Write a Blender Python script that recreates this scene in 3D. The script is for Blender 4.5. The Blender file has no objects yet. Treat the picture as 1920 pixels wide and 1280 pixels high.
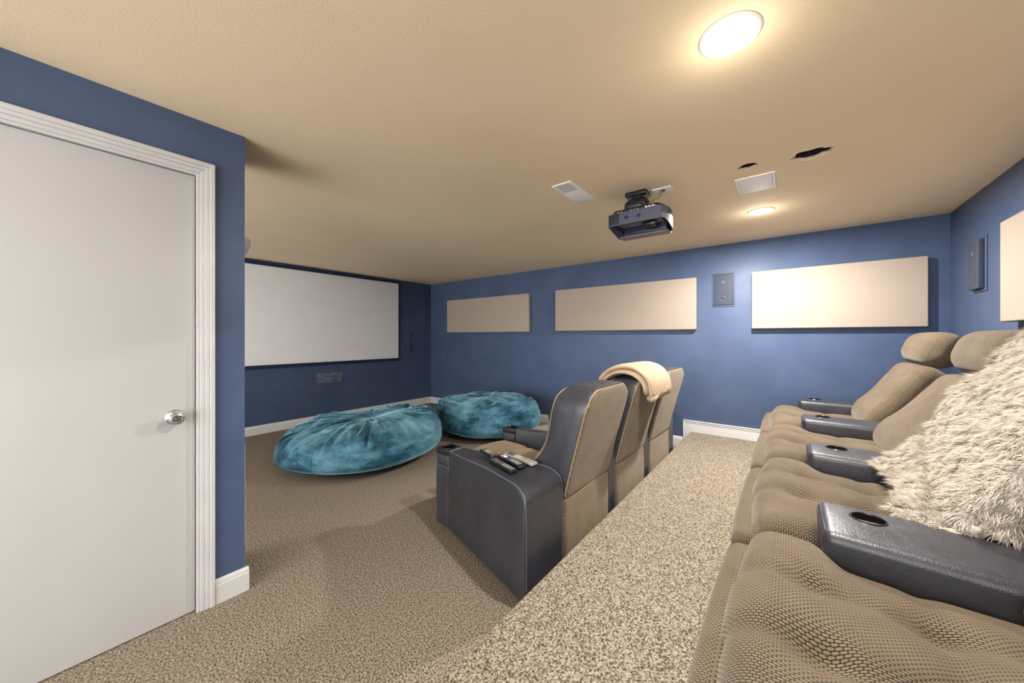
import bpy, bmesh, math, random
import numpy as np
from mathutils import Vector, Matrix, noise
S = bpy.context.scene
COL = S.collection
R = math.radians

# ---------------------------------------------------------------- camera, world, exposure
cam_d = bpy.data.cameras.new('camera'); cam = bpy.data.objects.new('camera', cam_d); COL.objects.link(cam)
S.camera = cam
FPX = 665.0
cam_d.sensor_width = 36; cam_d.lens = FPX / 1920 * 36
cam_d.shift_y = -(640 - 631) / 1920
cam_d.clip_start = 0.02
cam.location = (0, 0, 1.275)
cam.rotation_euler = (R(90), 0, -R(52.2))

w = bpy.data.worlds.new('world'); S.world = w; w.use_nodes = True
w.node_tree.nodes['Background'].inputs[0].default_value = (0.98, 0.985, 1.0, 1)
w.node_tree.nodes['Background'].inputs[1].default_value = 5.0
S.view_settings.view_transform = 'Standard'
S.view_settings.look = 'None'
S.view_settings.gamma = 1
S.view_settings.use_curve_mapping = False
S.view_settings.exposure = 0.66
S.cycles.diffuse_bounces = 8
S.cycles.max_bounces = 12

# room measures (metres)
XR = 4.47      # panel wall
YF = 5.46      # screen wall
YB = -1.05     # wall behind the rear seats
YD = 2.16      # door wall
XD = 0.587     # end of the door wall
XL = -2.5     # left limit of the floor; unseen side left open so world light fills in
ZC = 2.281
ZP = 0.19; YP = 0.877

def point(name, loc, e, rad, col=(1, .93, .82)):
    l = bpy.data.lights.new(name, 'POINT'); l.energy = e; l.shadow_soft_size = rad; l.color = col
    o = bpy.data.objects.new(name, l); COL.objects.link(o); o.location = loc; return o
LAMPS = [(1.383, 0.152), (3.46, 0.165)]
def disc(name, loc, e, size, col=(1, .965, .92)):
    l = bpy.data.lights.new(name, 'AREA'); l.shape = 'DISK'; l.size = size; l.energy = e; l.color = col
    o = bpy.data.objects.new(name, l); COL.objects.link(o); o.location = loc; return o
for lx, ly, e in ((LAMPS[0][0], LAMPS[0][1], 30), (LAMPS[1][0], LAMPS[1][1], 66), (-.70, .155, 7)):  # the third lamp and its glow are added, unseen, as soft fill
    disc('lamp_or_fill_light', (lx, ly, ZC - .022), e, .08)
    point('lamp_or_fill_glow', (lx, ly, ZC - .12), 1.1, .05)

# ---------------------------------------------------------------- materials
class NT:
    def __init__(s, name):
        s.m = bpy.data.materials.new(name); s.m.use_nodes = True
        s.t = s.m.node_tree; s.b = s.t.nodes['Principled BSDF']
    def n(s, typ, **kw):
        x = s.t.nodes.new(typ)
        for k, v in kw.items():
            if k.startswith('_'): setattr(x, k[1:], v)
            else: x.inputs[k.replace('__', ' ')].default_value = v
        return x
    def l(s, a, b): s.t.links.new(a, b)
    def coord(s, kind='Object', scale=(1, 1, 1)):
        c = s.n('ShaderNodeTexCoord'); m = s.n('ShaderNodeMapping'); m.inputs['Scale'].default_value = scale
        s.l(c.outputs[kind], m.inputs[0]); return m.outputs[0]
    def noise(s, v, scale, detail=2, rough=.5):
        x = s.n('ShaderNodeTexNoise'); x.inputs['Scale'].default_value = scale
        x.inputs['Detail'].default_value = detail; x.inputs['Roughness'].default_value = rough
        s.l(v, x.inputs['Vector']); return x.outputs['Fac']
    def ramp(s, f, stops):
        r = s.n('ShaderNodeValToRGB'); e = r.color_ramp.elements
        while len(e) < len(stops): e.new(.5)
        for q, (p, c) in zip(e, stops): q.position = p; q.color = (*c, 1)
        s.l(f, r.inputs[0]); return r.outputs[0]
    def bump(s, h, strength, dist):
        b = s.n('ShaderNodeBump'); b.inputs['Strength'].default_value = strength; b.inputs['Distance'].default_value = dist
        s.l(h, b.inputs['Height']); s.l(b.outputs[0], s.b.inputs['Normal'])

def plain(name, col, rough=.5, metal=0, spec=.5, emit=None, es=0):
    k = NT(name); k.b.inputs['Base Color'].default_value = (*col, 1)
    k.b.inputs['Roughness'].default_value = rough; k.b.inputs['Metallic'].default_value = metal
    k.b.inputs['Specular IOR Level'].default_value = spec
    if emit:
        k.b.inputs['Emission Color'].default_value = (*emit, 1); k.b.inputs['Emission Strength'].default_value = es
    return k.m

def noisy(name, c1, c2, scale, rough=.6, bs=0, bscale=200, bd=.002, spec=.4, sc=(1, 1, 1), detail=3):
    k = NT(name); v = k.coord(scale=sc)
    k.l(k.ramp(k.noise(v, scale, detail), [(.3, c1), (.7, c2)]), k.b.inputs['Base Color'])
    k.b.inputs['Roughness'].default_value = rough; k.b.inputs['Specular IOR Level'].default_value = spec
    if bs:
        v2 = k.coord(); k.bump(k.noise(v2, bscale, 2), bs, bd)
    return k.m

def srgb(r, g, b):
    f = lambda c: (c / 255 / 12.92 if c <= 10 else ((c / 255 + .055) / 1.055) ** 2.4)
    return (f(r), f(g), f(b))

def make_wall():
    k = NT('blue_wall_paint'); v = k.coord(scale=(1, 1, 1))
    a = k.noise(v, 2.2, 5, .6)
    k.l(k.ramp(a, [(.3, srgb(70, 83, 110)), (.7, srgb(80, 94, 122))]), k.b.inputs['Base Color'])
    k.b.inputs['Specular IOR Level'].default_value = .2
    k.l(k.ramp(k.noise(v, 5, 6, .7), [(.3, (.5,) * 3), (.7, (.38,) * 3)]), k.b.inputs['Roughness'])
    k.bump(k.noise(v, 260, 2), .12, .002)
    return k.m

def make_carpet():
    k = NT('speckled_loop_carpet'); v = k.coord()
    vo = k.n('ShaderNodeTexVoronoi'); vo.inputs['Scale'].default_value = 190; k.l(v, vo.inputs['Vector'])
    n1 = k.noise(v, 135, 4, .7)
    base = k.ramp(n1, [(.40, srgb(70, 60, 50)), (.50, srgb(144, 132, 116)), (.60, srgb(184, 172, 154))])
    mx = k.n('ShaderNodeMix', _data_type='RGBA', _blend_type='MULTIPLY'); mx.inputs[0].default_value = .55
    k.l(base, mx.inputs[6])
    k.l(k.ramp(vo.outputs['Distance'], [(.0, (1, 1, 1)), (.75, (.45, .42, .38))]), mx.inputs[7])
    k.l(mx.outputs[2], k.b.inputs['Base Color'])
    k.b.inputs['Roughness'].default_value = .95; k.b.inputs['Specular IOR Level'].default_value = .1
    k.bump(vo.outputs['Distance'], -.8, .006)
    return k.m

def make_weave(name, light, dark, bw=.0128, bh=.0066, swap=True):
    # staggered oval nubs on a dark ground, from metric UVs
    k = NT(name); c = k.n('ShaderNodeTexCoord'); sp = k.n('ShaderNodeSeparateXYZ'); k.l(c.outputs['UV'], sp.inputs[0])
    def mth(op, a, b=None, c_=None, clamp=False):
        x = k.n('ShaderNodeMath', _operation=op); x.use_clamp = clamp
        for i, q in enumerate((a, b, c_)):
            if q is None: continue
            if isinstance(q, (int, float)): x.inputs[i].default_value = q
            else: k.l(q, x.inputs[i])
        return x.outputs[0]
    X, Y = (sp.outputs[1], sp.outputs[0]) if swap else (sp.outputs[0], sp.outputs[1])
    r_ = mth('DIVIDE', Y, bh); row = mth('FLOOR', r_); fy = mth('SUBTRACT', mth('FRACT', r_), .5)
    off = mth('MULTIPLY', mth('FLOORED_MODULO', row, 2.0), .5)
    fx = mth('SUBTRACT', mth('FRACT', mth('ADD', mth('DIVIDE', X, bw), off)), .5)
    ax = mth('POWER', mth('MULTIPLY', mth('ABSOLUTE', fx), 2.0), 2.6); ay = mth('POWER', mth('MULTIPLY', mth('ABSOLUTE', fy), 2.0), 2.4)
    hgt = mth('SUBTRACT', 1.0, mth('ADD', mth('MULTIPLY', ax, .85), mth('MULTIPLY', ay, .95)), None, True)
    fac = k.ramp(hgt, [(.10, (0, 0, 0)), (.60, (1, 1, 1))])
    ob = k.coord(); n = k.noise(ob, 8, 4, .6)
    l2 = k.ramp(n, [(.3, tuple(x * .82 for x in light)), (.7, tuple(min(1, x * 1.18) for x in light))])
    mx = k.n('ShaderNodeMix', _data_type='RGBA')
    k.l(fac, mx.inputs[0]); k.l(l2, mx.inputs[7]); mx.inputs[6].default_value = (*dark, 1)
    k.l(mx.outputs[2], k.b.inputs['Base Color'])
    k.b.inputs['Roughness'].default_value = .85; k.b.inputs['Specular IOR Level'].default_value = .12
    k.b.inputs['Sheen Weight'].default_value = .25; k.b.inputs['Sheen Roughness'].default_value = .4
    k.b.inputs['Sheen Tint'].default_value = (1, .9, .75, 1)
    k.bump(hgt, .7, .002)
    return k.m

def make_leather(name, c, rough=.42):
    k = NT(name); v = k.coord()
    k.l(k.ramp(k.noise(v, 5, 5, .65), [(.3, tuple(x * .8 for x in c)), (.7, tuple(x * 1.3 for x in c))]), k.b.inputs['Base Color'])
    k.l(k.ramp(k.noise(v, 9, 5, .7), [(.3, (rough - .07,) * 3), (.7, (rough + .12,) * 3)]), k.b.inputs['Roughness'])
    k.b.inputs['Specular IOR Level'].default_value = .65
    vo = k.n('ShaderNodeTexVoronoi'); vo.inputs['Scale'].default_value = 320; k.l(v, vo.inputs['Vector'])
    a = k.n('ShaderNodeMath', _operation='ADD'); k.l(vo.outputs['Distance'], a.inputs[0])
    mm = k.n('ShaderNodeMath', _operation='MULTIPLY'); mm.inputs[1].default_value = 5
    k.l(k.noise(v, 14, 3), mm.inputs[0]); k.l(mm.outputs[0], a.inputs[1])
    k.bump(a.outputs[0], .25, .0015)
    return k.m

def make_velvet():
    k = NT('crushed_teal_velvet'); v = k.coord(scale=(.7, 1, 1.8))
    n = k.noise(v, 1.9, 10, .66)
    k.l(k.ramp(n, [(.36, srgb(8, 36, 52)), (.45, srgb(30, 74, 92)), (.53, srgb(72, 118, 136)), (.66, srgb(114, 156, 170))]), k.b.inputs['Base Color'])  # nap mottling; velvet highlights and fold shade are put into these tones
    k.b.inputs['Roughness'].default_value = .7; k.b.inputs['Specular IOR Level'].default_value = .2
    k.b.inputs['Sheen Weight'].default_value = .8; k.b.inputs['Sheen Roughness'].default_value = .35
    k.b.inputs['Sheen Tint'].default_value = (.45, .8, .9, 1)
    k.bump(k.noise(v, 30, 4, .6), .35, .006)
    return k.m

M = {}
M['wall'] = make_wall()
M['ceil'] = noisy('tan_ceiling_paint', srgb(232, 211, 176), srgb(238, 217, 183), 1.5, .75, .25, 140, .002, .2)
M['carpet'] = make_carpet()
M['white'] = noisy('white_trim_paint', srgb(194, 193, 191), srgb(202, 201, 199), 4, .38, spec=.45)
M['door'] = noisy('white_door_paint', srgb(181, 180, 178), srgb(188, 187, 185), 2, .5, .06, 120, .001, .4, (1, 1, .3))
M['screen'] = noisy('matt_white_screen', srgb(236, 235, 234), srgb(240, 239, 238), 6, .9, spec=.05)
M['frame'] = plain('dark_screen_frame', srgb(34, 44, 66), .8, spec=.2)
M['drywall'] = noisy('torn_drywall_edge', srgb(196, 172, 142), srgb(232, 214, 190), 60, .9)
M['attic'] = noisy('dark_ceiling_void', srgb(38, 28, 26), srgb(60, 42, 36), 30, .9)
M['fabric'] = make_weave('woven_taupe_fabric', srgb(114, 99, 80), srgb(27, 23, 23))
M['fabric_f'] = make_weave('woven_tan_fabric', srgb(130, 112, 88), srgb(40, 32, 27), .016, .0100, False)
M['pipe'] = noisy('tan_piping', srgb(140, 122, 96), srgb(160, 141, 112), 260, .8)
M['leather'] = make_leather('dark_grey_leather', srgb(46, 47, 53), .34)
M['seam'] = plain('leather_stitching', srgb(84, 86, 96), .6)
M['velvet'] = make_velvet()
M['bagbase'] = noisy('dark_teal_liner', srgb(14, 40, 46), srgb(28, 62, 70), 9, .85)
M['panel'] = None
M['cw'] = plain('white_plastic_cover', srgb(240, 239, 236), .55, spec=.25)
k = NT('cream_ribbed_cloth'); v = k.coord()
wv = k.n('ShaderNodeTexWave', _bands_direction='DIAGONAL'); wv.inputs['Scale'].default_value = 38; wv.inputs['Distortion'].default_value = 1.0
wv.inputs['Detail'].default_value = 2; wv.inputs['Detail Scale'].default_value = 3
mp = k.coord(scale=(7, 7, 0)); k.l(mp, wv.inputs['Vector'])
k.l(k.ramp(wv.outputs['Fac'], [(.0, srgb(156, 143, 129)), (1, srgb(170, 156, 142))]), k.b.inputs['Base Color'])
k.b.inputs['Roughness'].default_value = .9; k.b.inputs['Specular IOR Level'].default_value = .1
k.bump(k.noise(v, 420, 2), .3, .001); M['panel'] = k.m
M['panelback'] = plain('panel_edge_dark', srgb(40, 40, 52), .8)
M['spk'] = plain('speaker_frame_plastic', srgb(66, 76, 100), .5)
M['grille'] = noisy('speaker_grille_cloth', srgb(48, 54, 68), srgb(64, 70, 86), 300, .6)
M['grille2'] = noisy('streaked_blue_grille', srgb(48, 58, 74), srgb(110, 122, 142), 9, .6, sc=(1, 1, 9))
M['cone'] = plain('speaker_cone', srgb(84, 92, 112), .35)
M['steel'] = plain('satin_nickel', srgb(190, 188, 184), .28, 1)
M['bronze'] = plain('cup_ring_metal', srgb(92, 80, 72), .25, 1)
M['blackp'] = plain('black_plastic', (.012, .012, .014), .3)
M['blackm'] = plain('matt_black', (.012, .012, .014), .7)
M['wellshade'] = plain('black_well_shade', (.003, .003, .003), .9, spec=0)  # flat black standing in for the shade inside the cup holders
M['proj'] = noisy('charcoal_projector_shell', srgb(66, 68, 80), srgb(76, 78, 90), 200, .35)
M['proj2'] = noisy('mauve_grey_projector_shell', srgb(112, 102, 106), srgb(124, 114, 118), 100, .45)
M['navy'] = plain('navy_gloss_shell', srgb(36, 42, 62), .22)
M['rcgrey'] = plain('grey_remote_shell', srgb(150, 146, 136), .4)
M['btn_w'] = plain('white_buttons', srgb(225, 225, 220), .5)
M['btn_g'] = plain('green_buttons', srgb(70, 170, 110), .5)
M['btn_b'] = plain('blue_buttons', srgb(110, 150, 215), .5)
M['btn_r'] = plain('red_buttons', srgb(200, 70, 60), .5)
M['btn_d'] = plain('dark_grey_buttons', srgb(120, 120, 112), .5)
M['lcd'] = plain('remote_display', srgb(70, 80, 60), .2)
M['throw'] = noisy('tan_fleece', srgb(168, 147, 122), srgb(180, 159, 134), 14, .95, .4, 300, .002, .1)
M['fur'] = noisy('cream_fur', srgb(166, 154, 140), srgb(196, 185, 171), 40, .8, spec=.2)
M['lens'] = plain('lit_diffuser', (1, 1, 1), .4, emit=(1, .97, .93), es=14)
M['trimring'] = plain('white_lamp_trim', srgb(236, 226, 214), .5)
M['cable'] = plain('black_cable', (.03, .03, .03), .5)
M['cable2'] = plain('brass_coloured_cable', srgb(128, 104, 62), .4)
M['tag'] = plain('white_cloth_tag', srgb(210, 205, 200), .8)

# ---------------------------------------------------------------- object helpers
def mesh_obj(name, me, mat, parent=None, smooth=True):
    o = bpy.data.objects.new(name, me); COL.objects.link(o)
    for mm in (mat if isinstance(mat, (list, tuple)) else [mat]): me.materials.append(mm)
    if smooth:
        me.polygons.foreach_set('use_smooth', [True] * len(me.polygons))
    if parent: o.parent = parent
    return o

class MB:
    """collects verts / faces / metric uvs / material slots, builds ONE mesh"""
    def __init__(s): s.v = []; s.f = []; s.uv = []; s.mi = []
    def add(s, V, F, UV=None, mi=0, mat=None):
        b = len(s.v)
        if mat is not None: V = [tuple(mat @ Vector(p)) for p in V]
        s.v += [tuple(map(float, p)) for p in V]
        for i, f in enumerate(F):
            s.f.append(tuple(b + j for j in f)); s.mi.append(mi)
            s.uv.append(UV[i] if UV else [(V[j][0] + V[j][1], V[j][2]) for j in f])
        return s
    def build(s, name, mat, parent=None, smooth=True, sharp=35):
        me = bpy.data.meshes.new(name); me.from_pydata(s.v, [], s.f); 
        uvl = me.uv_layers.new(name='UVMap')
        flat = []
        for u in s.uv:
            for q in u: flat += [q[0], q[1]]
        uvl.data.foreach_set('uv', flat)
        o = mesh_obj(name, me, mat, parent, smooth)
        me.polygons.foreach_set('material_index', s.mi)
        if smooth and sharp: me.set_sharp_from_angle(angle=R(sharp))
        me.update(); return o

def rbox_data(size, r, k=4, m=(6, 6, 6)):
    """box with rounded edges on a shared lattice; returns verts (np), faces, uvs"""
    h = np.array(size) / 2; r = min(r, h.min() * .999)
    def axis(a):
        t = [math.tan(math.pi / 4 * i / k) for i in range(k, 0, -1)]
        lo = [(-(h[a] - r), -x) for x in t]
        nmid = max(1, m[a])
        mid = [(-(h[a] - r) + 2 * (h[a] - r) * i / nmid, 0) for i in range(nmid + 1)]
        hi = [((h[a] - r), x) for x in reversed(t)]
        return lo + mid + hi
    AX = [axis(a) for a in range(3)]
    verts = []; key = {}; F = []; U = []
    def vert(c):
        p = tuple((round(AX[i][c[i]][0], 6), round(AX[i][c[i]][1], 6)) for i in range(3))
        q = c
        if q in key: return key[q]
        inner = np.array([x[0] for x in p]); d = np.array([x[1] for x in p]); L = np.linalg.norm(d)
        key[q] = len(verts); verts.append(inner + (d / L * r if L > 0 else 0)); return key[q]
    lens = [len(a) for a in AX]
    def arc(a, i):
        p, d = AX[a][i]; return p + math.atan(d) * r * 1.27
    for a in range(3):
        b, c = (a + 1) % 3, (a + 2) % 3
        for side in (0, lens[a] - 1):
            for i in range(lens[b] - 1):
                for j in range(lens[c] - 1):
                    q = []; u = []
                    for (ii, jj) in ((i, j), (i + 1, j), (i + 1, j + 1), (i, j + 1)):
                        cc = [0, 0, 0]; cc[a] = side; cc[b] = ii; cc[c] = jj
                        q.append(vert(tuple(cc)))
                        P = {b: arc(b, ii), c: arc(c, jj)}
                        if a == 0: u.append((P[1], P[2]))      # side: y,z
                        elif a == 1: u.append((P[0], P[2]))
                        else: u.append((P[0], P[1]))
                    if side == 0: q.reverse(); u.reverse()
                    F.append(q); U.append(u)
    return np.array(verts), F, U

def rbox(mb, center, size, r, k=3, m=(1, 1, 1), deform=None, mi=0, mat=None):
    V, F, U = rbox_data(size, r, k, m)
    V = V + np.array(center)
    if deform is not None: V = deform(V)
    return mb.add([tuple(p) for p in V], F, U, mi, mat)

def tube(mb, pts, rad, n=8, mi=0, closed=False, mat=None):
    P = [Vector(p) for p in pts]; V = []; F = []
    N = len(P); up = Vector((0, 0, 1)); prev = None
    for i, p in enumerate(P):
        a = P[(i - 1) % N] if (i > 0 or closed) else p
        b = P[(i + 1) % N] if (i < N - 1 or closed) else p
        t = (b - a).normalized()
        if prev is None:
            x = t.cross(up)
            if x.length < .1: x = t.cross(Vector((1, 0, 0)))
        else: x = prev - t * prev.dot(t)
        x.normalize(); y = t.cross(x); prev = x
        rr = rad[i] if isinstance(rad, (list, tuple)) else rad
        for j in range(n):
            q = 2 * math.pi * j / n; V.append(tuple(p + (x * math.cos(q) + y * math.sin(q)) * rr))
    for i in range(N if closed else N - 1):
        for j in range(n):
            a = i * n + j; b = i * n + (j + 1) % n; c = ((i + 1) % N) * n
            F.append((a, b, c + (j + 1) % n, c + j))
    if not closed:
        F.append(tuple(range(n - 1, -1, -1))); F.append(tuple((N - 1) * n + j for j in range(n)))
    return mb.add(V, F, None, mi, mat)

def lathe(mb, prof, n=40, mi=0, mat=None, cap=True):
    """prof: list of (radius, z)"""
    V = []; F = []
    for (rr, z) in prof:
        for j in range(n):
            q = 2 * math.pi * j / n; V.append((rr * math.cos(q), rr * math.sin(q), z))
    for i in range(len(prof) - 1):
        for j in range(n):
            F.append((i * n + j, i * n + (j + 1) % n, (i + 1) * n + (j + 1) % n, (i + 1) * n + j))
    if cap:
        F.append(tuple(range(n - 1, -1, -1))); F.append(tuple((len(prof) - 1) * n + j for j in range(n)))
    return mb.add(V, F, None, mi, mat)

def box(mb, x0, x1, y0, y1, z0, z1, bev=.0, mi=0, mat=None):
    r = bev if bev else .0005
    return rbox(mb, ((x0 + x1) / 2, (y0 + y1) / 2, (z0 + z1) / 2), (x1 - x0, y1 - y0, z1 - z0), r, 2 if bev else 1, (1, 1, 1), None, mi, mat)

def cr(pts, n=8):
    """Catmull-Rom through points"""
    P = [Vector(p) for p in pts]; out = []
    for i in range(len(P) - 1):
        a = P[max(0, i - 1)]; b = P[i]; c = P[i + 1]; d = P[min(len(P) - 1, i + 2)]
        for j in range(n):
            t = j / n
            out.append(.5 * ((2 * b) + (c - a) * t + (2 * a - 5 * b + 4 * c - d) * t * t + (-a + 3 * b - 3 * c + d) * t ** 3))
    out.append(P[-1]); return out

def empty(name, loc, rz=0):
    o = bpy.data.objects.new(name, None); COL.objects.link(o); o.location = loc; o.rotation_euler = (0, 0, rz); o.empty_display_size = .1
    return o
def tag(o, label, cat, group=None):
    o['label'] = label; o['category'] = cat
    if group: o['group'] = group
    return o
def struct(o): o['kind'] = 'structure'; return o

def sstep(a, b, x):
    t = np.clip((x - a) / (b - a), 0, 1); return t * t * (3 - 2 * t)

# ---------------------------------------------------------------- room shell
mb = MB(); box(mb, XL, XR + .1, YB - .1, YF + .1, -.1, 0); struct(mb.build('floor', M['carpet']))
# riser with a softly rounded nosing
prof = [(YB, 0), (YP, 0)] + [(YP - .02 + .02 * math.cos(a), ZP - .02 + .02 * math.sin(a)) for a in [R(10 * i) for i in range(10)]] + [(YB, ZP)]
V = []; F = []; n = len(prof)
for x in (XL, XR - .001):
    V += [(x, y, z) for y, z in prof]
for i in range(n):
    j = (i + 1) % n; F.append((i, j, n + j, n + i))
F += [tuple(range(n - 1, -1, -1)), tuple(range(n, 2 * n))]
mb = MB(); mb.add(V, F); o = mb.build('floor', M['carpet']); o.name = 'floor_riser'; struct(o)

mb = MB(); box(mb, XR, XR + .1, YB - .1, YF + .1, -.1, ZC + .12); struct(mb.build('wall_right', M['wall']))
mb = MB(); box(mb, XL, XR, YF, YF + .1, -.1, ZC + .12); struct(mb.build('wall_front', M['wall']))
mb = MB(); box(mb, XL, XR, YB - .1, YB, -.1, ZC + .12); struct(mb.build('wall_back', M['wall']))
# alcove side behind the door wall, an unseen stub kept short for fill light
DX0, DX1, DZ = -.357, .403, 2.023
mb = MB()
box(mb, XL, DX0 - .012, YD, YD + .12, 0, ZC); box(mb, DX1 + .012, XD, YD, YD + .12, 0, ZC)
box(mb, DX0 - .012, DX1 + .012, YD, YD + .12, DZ + .012, ZC)
box(mb, XD - .12, XD, YD + .12, 2.56, 0, ZC)
struct(mb.build('wall_left', M['wall'], smooth=False))

# ceiling with the two torn holes cut in it
random.seed(4)
def blob(cx, cy, rx, ry, seed, amp, n=40, fn=None):
    out = []
    for i in range(n):
        a = 2 * math.pi * i / n
        q = 1 + amp * noise.noise(Vector((math.cos(a) * 2.5 + seed, math.sin(a) * 2.5, seed)))
        if fn: q *= fn(a)
        out.append((cx + rx * q * math.cos(a), cy + ry * q * math.sin(a)))
    return out
holes = [blob(2.515, .185, .043, .048, 3.1, .12), blob(2.557, -.107, .066, .088, 7.7, .28)]
LH = [[(lx + .078 * math.cos(2 * math.pi * i / 40), ly + .078 * math.sin(2 * math.pi * i / 40)) for i in range(40)] for lx, ly in LAMPS]
bm = bmesh.new()
def ring(pts, z): return [bm.verts.new((x, y, z)) for x, y in pts]
outer = ring([(XL, YB), (XR, YB), (XR, YF), (XL, YF)], ZC)
edges = [bm.edges.new((outer[i], outer[(i + 1) % 4])) for i in range(4)]
hv = []
for h in holes + LH:
    r0 = ring(h, ZC); hv.append((h, r0)); edges += [bm.edges.new((r0[i], r0[(i + 1) % len(r0)])) for i in range(len(r0))]
bmesh.ops.triangle_fill(bm, use_beauty=True, use_dissolve=False, edges=edges)
for f in bm.faces:
    f.material_index = 0
    if f.normal.z > 0: f.normal_flip()
for q, (h, r0) in enumerate(hv):
    hole = q < 2
    rag = [0.006 * noise.noise(Vector((x * 60, y * 60, 1))) if hole else 0 for x, y in h]
    r1 = ring([(x + d, y + d) for (x, y), d in zip(h, rag)], ZC + .016)
    for i in range(len(r0)):
        j = (i + 1) % len(r0); f = bm.faces.new((r0[i], r0[j], r1[j], r1[i])); f.material_index = 1
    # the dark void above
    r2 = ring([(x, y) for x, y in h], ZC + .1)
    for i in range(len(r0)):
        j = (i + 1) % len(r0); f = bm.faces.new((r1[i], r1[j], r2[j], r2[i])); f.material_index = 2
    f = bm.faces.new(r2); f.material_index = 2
top = ring([(XL, YB), (XR, YB), (XR, YF), (XL, YF)], ZC + .12)
f = bm.faces.new(top); f.material_index = 0
for i in range(4): bm.faces.new((outer[i], outer[(i + 1) % 4], top[(i + 1) % 4], top[i]))
me = bpy.data.meshes.new('ceiling'); bm.to_mesh(me); bm.free()
struct(mesh_obj('ceiling', me, [M['ceil'], M['drywall'], M['attic']], smooth=False))
# ragged paper flaps round the holes
mb = MB()
for q, (cx, cy, rx, ry, a0, a1) in enumerate([(2.515, .185, .043, .048, -40, 60), (2.557, -.107, .05, .088, -60, 75)]):
    h = holes[q]; n = len(h); V = []; F = []
    idx = [i for i in range(n) if True and math.cos(2 * math.pi * i / n) > .05]
    idx.sort(key=lambda i: math.sin(2 * math.pi * i / n))
    for i in idx:
        x, y = h[i]; d = .007 + .012 * abs(noise.noise(Vector((i * .9, q * 5, 0))))
        nx, ny = x - cx, y - cy; L = math.hypot(nx, ny); nx /= L; ny /= L
        V += [(x + nx * .003, y + ny * .003, ZC - .0015), (x - nx * d, y - ny * d, ZC + .004), (x - nx * d, y - ny * d, ZC + .007), (x + nx * .003, y + ny * .003, ZC + .0045)]
    for i in range(len(idx) - 1):
        for a, b in ((0, 1), (1, 2), (2, 3)): F.append((4 * i + a, 4 * i + b, 4 * i + 4 + b, 4 * i + 4 + a))
    mb.add(V, F)
o = mb.build('trim_1', M['drywall'], smooth=False); struct(o)

# baseboards
def base_profile(h, t=.015):
    return [(0, 0), (t, 0), (t, h - .028), (t - .003, h - .022), (t - .003, h - .016), (t - .007, h - .006), (.004, h), (0, h)]
def baseboard(name, p0, p1, nrm, z0, h=.115):
    pr = base_profile(h); V = []; F = []; n = len(pr)
    for p in (p0, p1): V += [(p[0] + nrm[0] * a, p[1] + nrm[1] * a, z0 + b) for a, b in pr]
    for i in range(n): F.append((i, (i + 1) % n, n + (i + 1) % n, n + i))
    F += [tuple(range(n - 1, -1, -1)), tuple(range(n, 2 * n))]
    m_ = MB(); m_.add(V, F); return m_
m_ = baseboard('b', (XL, YF), (XR, YF), (0, -1), 0); struct(m_.build('baseboard_front', M['white'], smooth=False))
m_ = baseboard('b', (XR, YF), (XR, YP + .05), (-1, 0), 0)
struct(m_.build('baseboard_right', M['white'], smooth=False))
# stepped, framed board where the riser meets the wall
m_ = MB()
zt = ZP + .128; y0 = YP + .075
box(m_, XR - .014, XR, YB, y0, 0, zt, .002)
box(m_, XR - .020, XR - .013, YB, y0, zt - .012, zt, .002)
box(m_, XR - .018, XR - .013, YB, y0 - .022, zt - .030, zt - .022, .002)
box(m_, XR - .020, XR - .013, y0 - .012, y0, 0, zt, .002)
box(m_, XR - .018, XR - .013, y0 - .030, y0 - .022, 0, zt - .022, .002)
struct(m_.build('trim_2', M['white']))
m_ = baseboard('b', (XL, YB), (XR, YB), (0, 1), ZP); struct(m_.build('baseboard_back', M['white'], smooth=False))
m_ = MB()
for part in (baseboard('b', (.4685, YD), (XD + .015, YD), (0, -1), 0), baseboard('b', (XD, YD - .0), (XD, 2.56), (1, 0), 0), baseboard('b', (XL, YD), (DX0 - .066, YD), (0, -1), 0)):
    m_.add(part.v, part.f)
struct(m_.build('baseboard_left', M['white'], smooth=False))

# door, casing, knob
dr = struct(empty('door_1', (DX0, YD, 0)))
def dpart(m_, name, mat, par=dr, **kw):
    o = m_.build(name, mat, par, **kw); return o
m_ = MB(); box(m_, .003, DX1 - DX0 - .004, .012, .047, .006, DZ - .004, .0015); dleaf = dpart(m_, 'door_leaf', M['door'])
W = DX1 - DX0
m_ = MB()    # jamb / stop
box(m_, -.012, 0, .0, .12, 0, DZ + .012, .001); box(m_, W, W + .012, .0, .12, 0, DZ + .012, .001); box(m_, 0, W, .0, .12, DZ, DZ + .012, .001)
dpart(m_, 'door_jamb', M['white'])
m_ = MB()
cw = .066
steps = [(0, .012, .010), (.012, .030, .013), (.030, .046, .018), (.046, cw, .022)]
for a, b, t in steps:
    box(m_, -b + .003, -a + .003, -t, .0, 0, DZ + b - .003, .0022)
    box(m_, W + a - .003, W + b - .003, -t, .0, 0, DZ + b - .003, .0022)
    box(m_, -a + .0, W + a, -t, .0, DZ + a - .003, DZ + b - .003, .0022)
dpart(m_, 'door_casing', M['white'])
Mk = Matrix.Translation((.33 - DX0, .012, .915)) @ Matrix.Rotation(R(90), 4, 'X')
m_ = MB()
lathe(m_, [(.033, 0), (.033, .004), (.028, .010), (.014, .014), (.012, .03), (.020, .036), (.027, .046), (.0275, .056), (.022, .064), (.016, .066), (.015, .063), (.009, .063), (.008, .065), (0.001, .0655)], 36, mat=Mk)
kb = dpart(m_, 'door_knob', M['steel'], dleaf)
m_ = MB(); box(m_, W - .0035, W + .0012, .018, .040, .885, .945, .001); dpart(m_, 'latch_plate', M['steel'])

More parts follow.
